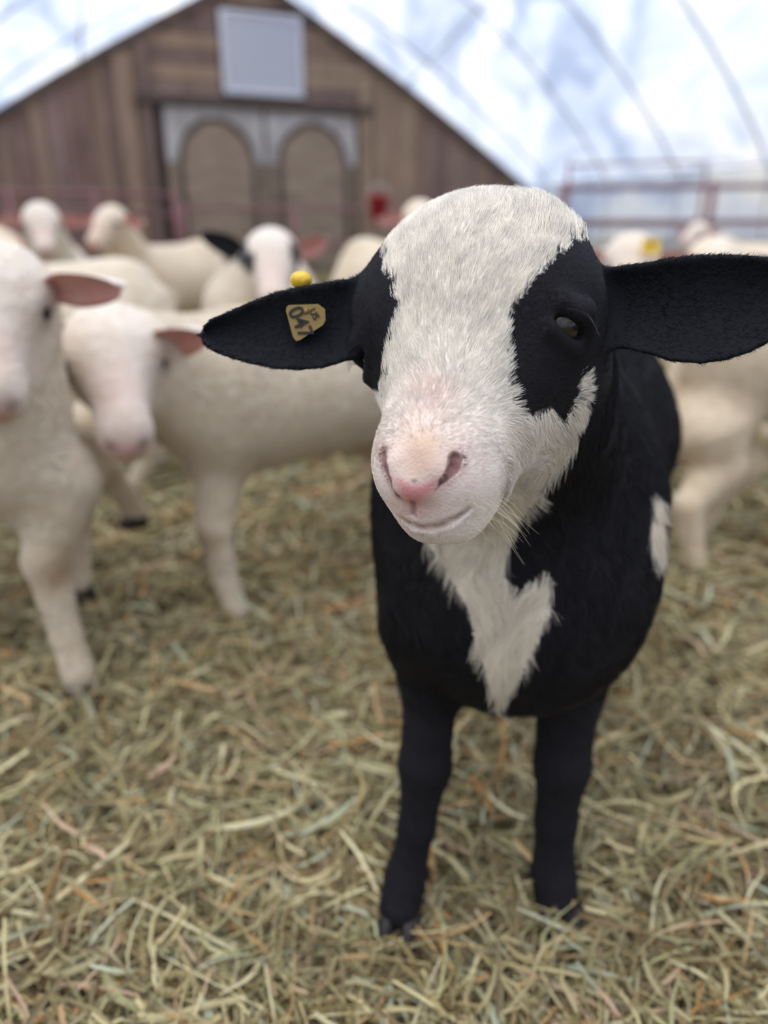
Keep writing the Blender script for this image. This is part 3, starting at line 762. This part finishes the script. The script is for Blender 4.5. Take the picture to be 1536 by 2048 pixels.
body_prims += leg([feet['fl'][0]+[0, .02, .05]]+feet['fl'], [.045, .0275, .0255, .0180, .0205, .0225], [.05, .015, .012, .012, .012])
body_prims += leg([feet['fr'][0]+[0, .02, .05]]+feet['fr'], [.055, .0330, .0275, .0205, .0225, .0240], [.05, .015, .012, .012, .012])
HIND = []
for sg in (1, -1):
    pts = [B(.36, sg*.06, .44), B(.30, sg*.075, .30), B(.43, sg*.065, .20), B(.40, sg*.062, .075), B(.385, sg*.062, .035)]
    HIND.append(pts[-1]); body_prims += leg(pts, [.085, .05, .025, .019, .022], [.05, .02, .012, .012])
# nostrils and mouth
f_head = field(head_prims)
def surf(f, px, py, d0=.3, d1=1.3):
    o = CAM; r = norm(P(px, py, 1.)-CAM); t = d0; best = (9, t)
    for _ in range(90):
        e = float(f((o+r*t)[None])[0])
        if e < best[0]: best = (e, t)
        if e < 1e-4: break
        t += max(e*.7, 2e-4)
        if t > d1: break
    return o+r*best[1]
view = lambda p: norm(CAM-p)
def slit(pts, r, k=.006, push=.0):
    ps = []
    for px, py in pts:
        q = surf(f_head, px, py); ps.append(q+view(q)*push)
    return [RC(ps[i], ps[i+1], r[i], r[i+1], k) for i in range(len(ps)-1)]
subs = slit([(909, 918), (905, 936), (884, 956), (856, 986)], [.0021, .0018, .0012, .0008], push=-.0004)
subs += slit([(772, 910), (779, 936), (790, 956), (801, 984)], [.0022, .0022, .0015, .0010], push=.0002)
subs += slit([(800, 1036), (822, 1052), (858, 1058), (898, 1046), (938, 1020)], [.0010, .0014, .0015, .0013, .0008], push=.0002)
subs += slit([(827, 985), (826, 1030)], [.0009, .0010], push=.0002)
for s_ in subs: s_.k = .0035
pad = []
for pts, r in [([(846, 905), (829, 955)], .006), ([(800, 925), (815, 960)], .005), ([(868, 940), (846, 965)], .005)]:
    a, b2 = surf(f_head, *pts[0]), surf(f_head, *pts[1]); q = RC(a-view(a)*r*.75, b2-view(b2)*r*.75, r, r, .012); pad.append(q)
eyes = []
EYE_R = .0125
for sg in (1, -1):
    es = surf(f_head, 1141, 652); ex_, el_, en_ = hinv(es[None])[0]
    g_, _ = grad(f_head, es[None]); gl = HAX@g_[0]
    EO = {1: g_[0], -1: HX*-gl[0]+HL*gl[1]+HN*gl[2]}
    eyes.append(h(sg*ex_, el_, en_-(.012 if sg < 0 else 0))-EO[sg]*.0070)
eye_sub = []
lidp = []
for e, sg in zip(eyes, (1, -1)):
    o = EO[sg]; sd_ = norm(np.cross(o, HL)); ul = norm(np.cross(sd_, o)); ul = ul*np.sign(ul@-HL)
    lidp += [RC(e+o*.0065+ul*.0085-sd_*.012, e+o*.0075+ul*.0105+sd_*.002, .0050, .0060, .008), RC(e+o*.0075+ul*.0105+sd_*.002, e+o*.0055+ul*.006+sd_*.013, .0060, .0045, .008),
             RC(e+o*.0055-ul*.0085-sd_*.010, e+o*.0055-ul*.0085+sd_*.010, .0042, .0042, .008)]
    s_ = EL(e+o*.0085-ul*.0016, (.0115, .0040, .010), np.stack([sd_, ul, o]), .003); eye_sub.append(s_)
allp = head_prims+pad+lidp+body_prims
prims = [q for q in allp]
f_main = field(prims, subs+eye_sub)
def f_lamb(p):
    p = np.asarray(p, float)
    return smin(smin(f_main(p), earL(p), .007), earR(p), .009)
lo = np.array([-.16, .36, .0]); hi = np.array([.44, 1.30, .80])
V, Q = isosurface(f_lamb, lo, hi, .0026)
print('lamb verts', len(V))

# coat pattern ---------------------------------------------------------------
right_patch = [(1150, 478), (1125, 506), (1092, 535), (1063, 559), (1045, 590), (1023, 622), (1014, 652), (1013, 688), (1015, 725), (1019, 768), (1026, 801), (1045, 830), (1066, 834), (1081, 823), (1103, 814), (1110, 830), (1123, 845), (1136, 838), (1154, 790), (1161, 757), (1172, 745), (1180, 790), (1168, 845), (1150, 885), (1127, 925), (1104, 955), (1080, 978), (1070, 1005), (1042, 1040), (1020, 1078), (1012, 1120), (1007, 1152), (1020, 1168), (1045, 1175), (1072, 1162), (1084, 1145), (1096, 1140), (1105, 1165), (1100, 1210), (1085, 1260), (1062, 1310), (1040, 1360), (1015, 1400), (998, 1436), (1200, 1500), (1700, 1400), (1700, 440), (1240, 500), (1205, 478), (1192, 488)]
left_patch = [(759, 475), (764, 501), (765, 538), (782, 559), (791, 577), (795, 600), (800, 616), (795, 633), (790, 650), (783, 672), (776, 700), (772, 729), (770, 755), (765, 780), (760, 800), (700, 800), (380, 800), (380, 500), (690, 440), (745, 460)]
white_zone = [(755, 470), (700, 380), (1000, 330), (1250, 400), (1230, 480), (1180, 480), (1192, 480), (1185, 760), (1180, 790), (1100, 1140), (1105, 1165), (1100, 1210), (1085, 1260), (1062, 1310), (1040, 1360), (1015, 1400), (998, 1436), (985, 1390), (966, 1335), (948, 1280), (938, 1225), (915, 1180), (888, 1140), (868, 1102), (848, 1086), (800, 1085), (730, 1060), (700, 800), (760, 798)]
flank = [(1300, 990), (1318, 992), (1330, 1020), (1333, 1070), (1326, 1110), (1310, 1124), (1301, 1085), (1304, 1040)]
jn1, jn2 = Noise(420, seed=31), Noise(420, seed=32)
fj1, fj2 = Noise(1400, seed=33), Noise(1400, seed=34)
def white_mask(p, nrm, jit=4.0):
    x, y, d = proj(p)
    x = x+jit*jn1(p)*.7+jit*.5*fj1(p); y = y+jit*jn2(p)*.7+jit*.5*fj2(p)
    front = ((p-CAM)*nrm).sum(1) < .12*np.linalg.norm(p-CAM, axis=1)
    w = inpoly(white_zone, x, y) & ~inpoly(right_patch, x, y) & ~inpoly(left_patch, x, y) & (d < .70) & front & ((f_head(p) < .008) | (x > 850+(y-1080)*.05))
    hc = hinv(p)
    crown = (hc[:, 1] < .045) & (hc[:, 1] > -.05) & (hc[:, 2] > -.085) & ~front & (np.abs(hc[:, 0]) < .06)
    fl = inpoly(flank, x, y) & (d > .60)
    return w | crown | fl
def near_ear(p): return np.minimum(earL(p), earR(p)) < .004
def band(v, a, b): return np.clip((v-a)/(b-a), 0, 1)
WHITE = lin((243, 234, 219)); CREAM = lin((236, 224, 203)); PINK = lin((222, 150, 148)); PEACH = lin((208, 164, 122)); BLK = lin((27, 25, 29))
SNOUT = lin((236, 206, 198))
pinkV = [(786, 948), (806, 962), (828, 972), (852, 966), (882, 956), (862, 988), (838, 1004), (830, 1024), (818, 1008), (803, 992)]
def poly_soft(poly, x, y, soft):
    r = np.zeros(len(x))
    for dx, dy in [(0, 0), (1, 0), (-1, 0), (0, 1), (0, -1), (.7, .7), (-.7, .7), (.7, -.7), (-.7, -.7)]: r += inpoly(poly, x+dx*soft, y+dy*soft)
    return r/9
def blob(x, y, cx, cy, rx, ry): return np.exp(-(((x-cx)/rx)**2+((y-cy)/ry)**2))
def coat_color(p, nrm, jit=4.0):
    x, y, d = proj(p)
    m = white_mask(p, nrm, jit)
    c = np.where(m[:, None], WHITE, BLK)
    dist = np.clip(np.where(m, 1, 0), 0, 1)
    onhead = (f_head(p) < .012) & m
    def mix(c, col, a): a = (a*onhead)[:, None]; return c*(1-a)+col*a
    cc = np.clip((y-960)/70, 0, 1)*m*(f_head(p) > .004)
    c = c*(1-(cc*.9)[:, None])+CREAM*(cc*.9)[:, None]
    c = np.where((~m & near_ear(p))[:, None], lin((17, 18, 23)), c)
    c = mix(c, SNOUT, .75*blob(x, y, 850, 960, 130, 120))
    c = mix(c, PEACH, .55*blob(x, y, 846, 885, 48, 38)); c = mix(c, PEACH, .45*blob(x, y, 838, 930, 50, 36))
    c = mix(c, lin((226, 186, 172)), .45*blob(x, y, 862, 790, 50, 40))
    c = mix(c, PINK, .95*poly_soft(pinkV, x, y, 7))
    c = mix(c, PINK, .35*blob(x, y, 826, 1010, 45, 30))
    sl = np.min([q(p) for q in subs[:6]], 0); ml = np.min([q(p) for q in subs[6:]], 0); c = mix(c, lin((58, 26, 28)), .92*np.clip(1-(sl-.0017)/.0010, 0, 1))  # nostril slits painted dark: shade of the hollow put into the coat colour
    c = mix(c, lin((222, 168, 160)), .35*np.clip(1-(sl-.001)/.005, 0, 1))
    c = mix(c, lin((110, 90, 80)), .75*blob(x, y, 829, 962, 6, 4))
    mo = np.abs(y-np.interp(x, [795, 820, 858, 900, 945], [1034, 1051, 1058, 1045, 1018]))
    c = mix(c, lin((112, 84, 76)), .8*np.clip(1-(ml-.0001)/.0012, 0, 1)); c = mix(c, lin((190, 160, 146)), .45*np.exp(-(mo/12)**2)*((x > 798) & (x < 905)))
    return c
def refine(V, Q, sel):
    q = Q[sel]; E = np.stack([q, np.roll(q, -1, 1)], -1).reshape(-1, 2); Es = np.sort(E, 1)
    ue, inv, cnt = np.unique(Es, axis=0, return_inverse=True, return_counts=True); inv = inv.ravel()
    mid = len(V)+inv.reshape(-1, 4); cen = len(V)+len(ue)+np.arange(len(q))
    nv = np.concatenate([V[ue].mean(1), V[q].mean(1)])
    mv = np.concatenate([cnt > 1, np.ones(len(q), bool)])
    p = nv[mv]
    for _ in range(2):
        n_, gl = grad(f_lamb, p, .0004); p = p-n_*np.clip(f_lamb(p)/np.maximum(gl, .4), -.0012, .0012)[:, None]
    nv[mv] = p
    nq = np.concatenate([np.stack([q[:, k], mid[:, k], cen, mid[:, (k+3) % 4]], 1) for k in range(4)])
    return np.concatenate([V, nv]), np.concatenate([Q[~sel], nq])
for lvl in range(2):
    c_ = V[Q].mean(1); x_, y_, d_ = proj(c_); fr_ = (d_ < .46) & (f_head(c_) < .012)
    sel = fr_ & (x_ > 735+lvl*6) & (x_ < 975-lvl*6) & (y_ > 875+lvl*6) & (y_ < 1085-lvl*6)
    sel |= (np.linalg.norm(c_-eyes[0], axis=1) < .024-.002*lvl)
    V, Q = refine(V, Q, sel)
nrm, _ = grad(f_lamb, V, .0010)
C = coat_color(V, nrm, 2.5)
lamb = empty('lamb', (chest[0], chest[1]+.1, 0)); tag(lamb, 'black lamb with white blaze face, white chest and yellow ear tag standing in front', 'lamb')
me = mesh_np('body', V, Q); setcol(me, C)
body = link('body', me, lamb, M['skin'])

# eyes
def uvsphere(name, c, r, m, parent, ax=None, sc=(1, 1, 1), nu=20, nv=12):
    ax = np.eye(3) if ax is None else ax; b = MB(); vs = []; fs = []
    for j in range(nv+1):
        for i in range(nu):
            t = math.pi*j/nv; p_ = 2*math.pi*i/nu
            q = np.array([math.sin(t)*math.cos(p_)*sc[0], math.sin(t)*math.sin(p_)*sc[1], math.cos(t)*sc[2]])*r
            vs.append(np.array(c)+q@ax)
    for j in range(nv):
        for i in range(nu): fs.append((j*nu+i, (j+1)*nu+i, (j+1)*nu+(i+1) % nu, j*nu+(i+1) % nu))
    b.add(vs, fs); return b.build(name, m, parent, True)
for e, sg in zip(eyes, (1, -1)):
    o = EO[sg]; sd_ = norm(np.cross(o, HL)); ul = norm(np.cross(sd_, o)); ul = ul*np.sign(ul@-HL)
    uvsphere('eye', e-o*.0030, EYE_R, M['eye_iris'], lamb, np.stack([sd_, ul, o]))
    b = MB(); vs = [e-o*.0030+o*EYE_R*1.004*math.cos(.30)+0*ul]; n = 16     # slotted pupil on the eyeball
    ring = []
    for i in range(n):
        t = 2*math.pi*i/n; dx, dy = .36*math.cos(t), .15*math.sin(t)
        ring.append(e-o*.0030+norm(o+sd_*dx+ul*dy)*EYE_R*1.012)
    b.add([e-o*.0030+o*EYE_R*1.014]+ring, [(0, 1+i, 1+(i+1) % n) for i in range(n)]); b.build('pupil', M['eye'], lamb)
    b = MB()   # lashes on the upper lid
    for k in range(22):
        t = (k/21-.5)*2; q = e+sd_*t*.0120+o*(.0125-abs(t)*.003)+ul*(.0072-.003*t*t)
        b.tube([q, q+o*.005+ul*.0005, q+o*.0085-ul*.003+sd_*t*.003], [.00022, .00018, .00005], 4, False)
    b.build('eyelashes', M['lid'], lamb)

# hooves: two claws each
def hoof(c, d, r, hgt, m, parent, tilt=.3):
    """two pointed claws on the ground facing d"""
    d = norm(np.array([d[0], d[1], 0.])); s = np.array([-d[1], d[0], 0.]); b = MB()
    for sg in (-1, 1):
        rows = []; nseg = 12
        for j, (zz, sc_, fw) in enumerate([(0, 1.0, .55), (.25, 1.0, .5), (.6, .92, .25), (1.0, .78, 0)]):
            ring = []
            for i in range(nseg):
                a_ = 2*math.pi*i/nseg; ux, uy = math.cos(a_), math.sin(a_)
                fx = r*(ux*(1.05 if ux > 0 else .8))*sc_+r*fw*(ux > 0)*ux**2*.8
                sy = r*.50*uy*sc_*(1-.35*max(ux, 0)**2)
                ring.append(np.array(c)*[1, 1, 0]+d*(fx)+s*(sy+sg*r*.50)+np.array([0, 0, c[2]+zz*hgt]))
            rows.append(ring)
        vs = [v for rr_ in rows for v in rr_]
        fs = [(j*nseg+i, j*nseg+(i+1) % nseg, (j+1)*nseg+(i+1) % nseg, (j+1)*nseg+i) for j in range(3) for i in range(nseg)]
        fs += [tuple(range(nseg))[::-1], tuple(3*nseg+i for i in range(nseg))]
        b.add(vs, fs)
    return b.build('hoof', m, parent, True)
for k, rr_ in (('fl', .022), ('fr', .024)):
    q = feet[k][-1]; hoof([q[0], q[1]-.006, .010], (-.25, -1), rr_*1.08, .036, M['hoof'], lamb)
for q in HIND: hoof([q[0], q[1], .0], (-.34, -.94), .021, .034, M['hoof'], lamb)

# fur --------------------------------------------------------------------
dn = [Noise(90, seed=41+i) for i in range(3)]; dm = [Noise(330, seed=51+i) for i in range(3)]
def wob(p, a, b): return np.stack([q(p) for q in dn], 1)*a+np.stack([q(p) for q in dm], 1)*b
def head_flow(p, nrm):
    x, y, d = proj(p); y0 = 905; mx = 850+(y0-y)*.14
    dx = x-mx; dy = y-y0
    v = norm(np.stack([dx*np.where(dy < 0, 1.0, 1.0), -dy*np.where(dy < 0, .85, .6)], 1)+1e-6)
    jaw = np.clip((x-985)/90, 0, 1)*np.clip((y-740)/90, 0, 1)
    v = norm(v*(1-jaw)[:, None]+np.array([.62, -.70])*jaw[:, None])
    fl = v[:, :1]*R_+v[:, 1:]*U_
    return norm(fl)+wob(p, .13, .07)
def body_flow(p, nrm):
    hd = np.clip((.60-p[:, 1])/.05, 0, 1)
    base = np.array([.25, .55, -.75])[None]*np.ones((len(p), 1))
    neck = np.clip((p[:, 2]-.38)/.1, 0, 1)
    base = norm(base+np.array([0, -.2, -.6])*neck[:, None])
    return base+wob(p, .30, .20)
def is_head(p): return f_head(p) < .011
def ear_flow(p):
    x, y, d = proj(p); sg = np.where(x < 900, -1, 1)[:, None]
    c = np.where(x < 900, 650, 620); return sg*R_-((y-c)/90)[:, None]*U_
def flow(p, nrm):
    a = head_flow(p, nrm); b_ = body_flow(p, nrm); e = ear_flow(p)
    o = np.where(is_head(p)[:, None], norm(a), norm(b_))
    return np.where(near_ear(p)[:, None], e, o)
def flen(p, nrm):
    x, y, d = proj(p); hc = hinv(p); l = np.full(len(p), .011)
    hd = is_head(p)
    w = white_mask(p, nrm, 3)
    l = np.where(hd, .0095, np.where(p[:, 2] > .28, .014, .006))
    l = np.where(hd & ~w, .0050, l)
    muz = band(y, 770, 940)*hd*band(1050-x, 0, 60); l = l*(1-.66*muz)
    chestw = w & ~hd; l = np.where(chestw, .020, l)
    l = np.where(near_ear(p) & ~w, .0045, l)
    tuft = hd & (x > 1060) & (y < 480); l = np.where(tuft, .017, l)
    jaw = hd & w & (x > 1010) & (y > 780); l = np.where(jaw, .012, l)
    l = l*(1-.6*np.clip(1.6*blob(x, y, 836, 935, 58, 58), 0, 1)*hd); nosepad = inpoly(pinkV, x, y); l = np.where(nosepad & hd, .0006, l)
    eyed = np.minimum(np.linalg.norm(p-(eyes[0]+EO[1]*.006), axis=1), np.linalg.norm(p-(eyes[1]+EO[-1]*.006), axis=1))
    l = l*np.clip((eyed-.008)/.012, .12, 1)
    return l
def fkeep(cen):
    x, y, d = proj(cen); hd = is_head(cen)
    k = np.where(hd, 5.0, 1.0)
    k = np.where(near_ear(cen), 2.5, k)
    slits = np.min([q(cen) for q in subs], 0)
    k = np.where(hd & (slits < .0004), 0, k); k = np.where(hd & inpoly(pinkV, x, y), 0, k)
    k = np.where(hd & (y > 880) & (x < 1010), 9.0*(k > 0), k)
    k = np.where(cen[:, 2] < .30, .8, k)
    k = np.where((d > .8) & (cen[:, 2] > .25), .6, k)
    n_ = np.ones(len(cen)); return k*n_
def fcol(p, nrm):
    c = coat_color(p, nrm, 5.0)
    n_ = Noise(260, seed=61)(p)[:, None]
    return c*(1+.05*n_)
def flift(p):
    x, y, d = proj(p); return np.where(is_head(p), .20, .22)
def fcl(p): return np.where(is_head(p), .38, .45)
make_fur('fur', V, Q, f_lamb, 380000, flen, flow, fcol, fkeep, lamb, M['fur'], radius=.00012, clump=.0045, clumpw=fcl, lift=flift)
# whiskers
b = MB(); wr = random.Random(3)
for k in range(34):
    px, py = wr.uniform(930, 1010), wr.uniform(985, 1050)
    q = surf(f_head, px, py)
    if q is None: continue
    d_ = norm(R_*wr.uniform(.5, 1)-U_*wr.uniform(.3, .9)-D_*wr.uniform(-.3, .6)); ln = wr.uniform(.012, .028)
    b.tube([q, q+d_*ln*.5, q+d_*ln-U_*ln*.18], [.00007, .00006, .00002], 4, False)
b.build('whiskers', mat('pale_whisker', L3(220, 205, 180), .5, .3), lamb)

# ear tag --------------------------------------------------------------------
tg = empty('ear_tag', P(612, 645, .495)); tag(tg, "yellow numbered tag pierced through the black lamb's ear on the left", 'ear tag')
def on_ear(px, py, lift=.0025):
    q = surf(f_lamb, px, py); return q+view(q)*lift
tagpoly = [(573, 614), (578, 610), (636, 608), (650, 618), (651, 640), (646, 650), (600, 680), (592, 682), (586, 674), (572, 622)]
dt = min(proj(on_ear(px, py)[None])[2][0] for px, py in tagpoly)
tilt = lambda px, py: dt+.0006
front = [P(px, py, tilt(px, py)-.0006) for px, py in tagpoly]; back = [P(px, py, tilt(px, py)+.0008) for px, py in tagpoly]
b = MB(); n = len(front); b.add(front+back, [tuple(range(n))[::-1], tuple(range(n, 2*n))]+[(i, (i+1) % n, n+(i+1) % n, n+i) for i in range(n)])
b.build('tag_panel', M['tag'], tg)
b = MB(); q = P(612, 622, dt); b.tube([q-D_*.001, q+D_*.02, P(604, 574, .519)], .0022, 10); b.build('stud_pin', M['tag'], tg, True)
uvsphere('stud_button', P(602, 560, .519), .0078, M['tagtop'], tg, np.stack([R_, U_, D_]), (.98, .82, .7))
def text(body_, px, py, size, rot, name):
    cu = bpy.data.curves.new(name, 'FONT'); cu.body = body_; cu.size = size; cu.align_x = 'CENTER'; cu.align_y = 'CENTER'; cu.extrude = .0001; cu.offset = .00012
    tmp = bpy.data.objects.new(name, cu); COL.objects.link(tmp)
    dg = bpy.context.evaluated_depsgraph_get(); dg.update()
    me = bpy.data.meshes.new_from_object(tmp.evaluated_get(dg)); bpy.data.objects.remove(tmp)
    a_ = math.radians(rot); o = np.array(P(px, py, dt-.0009)); ex = R_*math.cos(a_)+U_*math.sin(a_); ey = -R_*math.sin(a_)+U_*math.cos(a_)
    for v in me.vertices: q = o+ex*v.co.x+ey*v.co.y-D_*v.co.z; v.co = q
    me.materials.clear()
    return link(name, me, tg, M['ink'])
text('047', 600, 645, .0146, -66, 'printed_number'); text('US', 628, 628, .0065, -62, 'printed_letters')
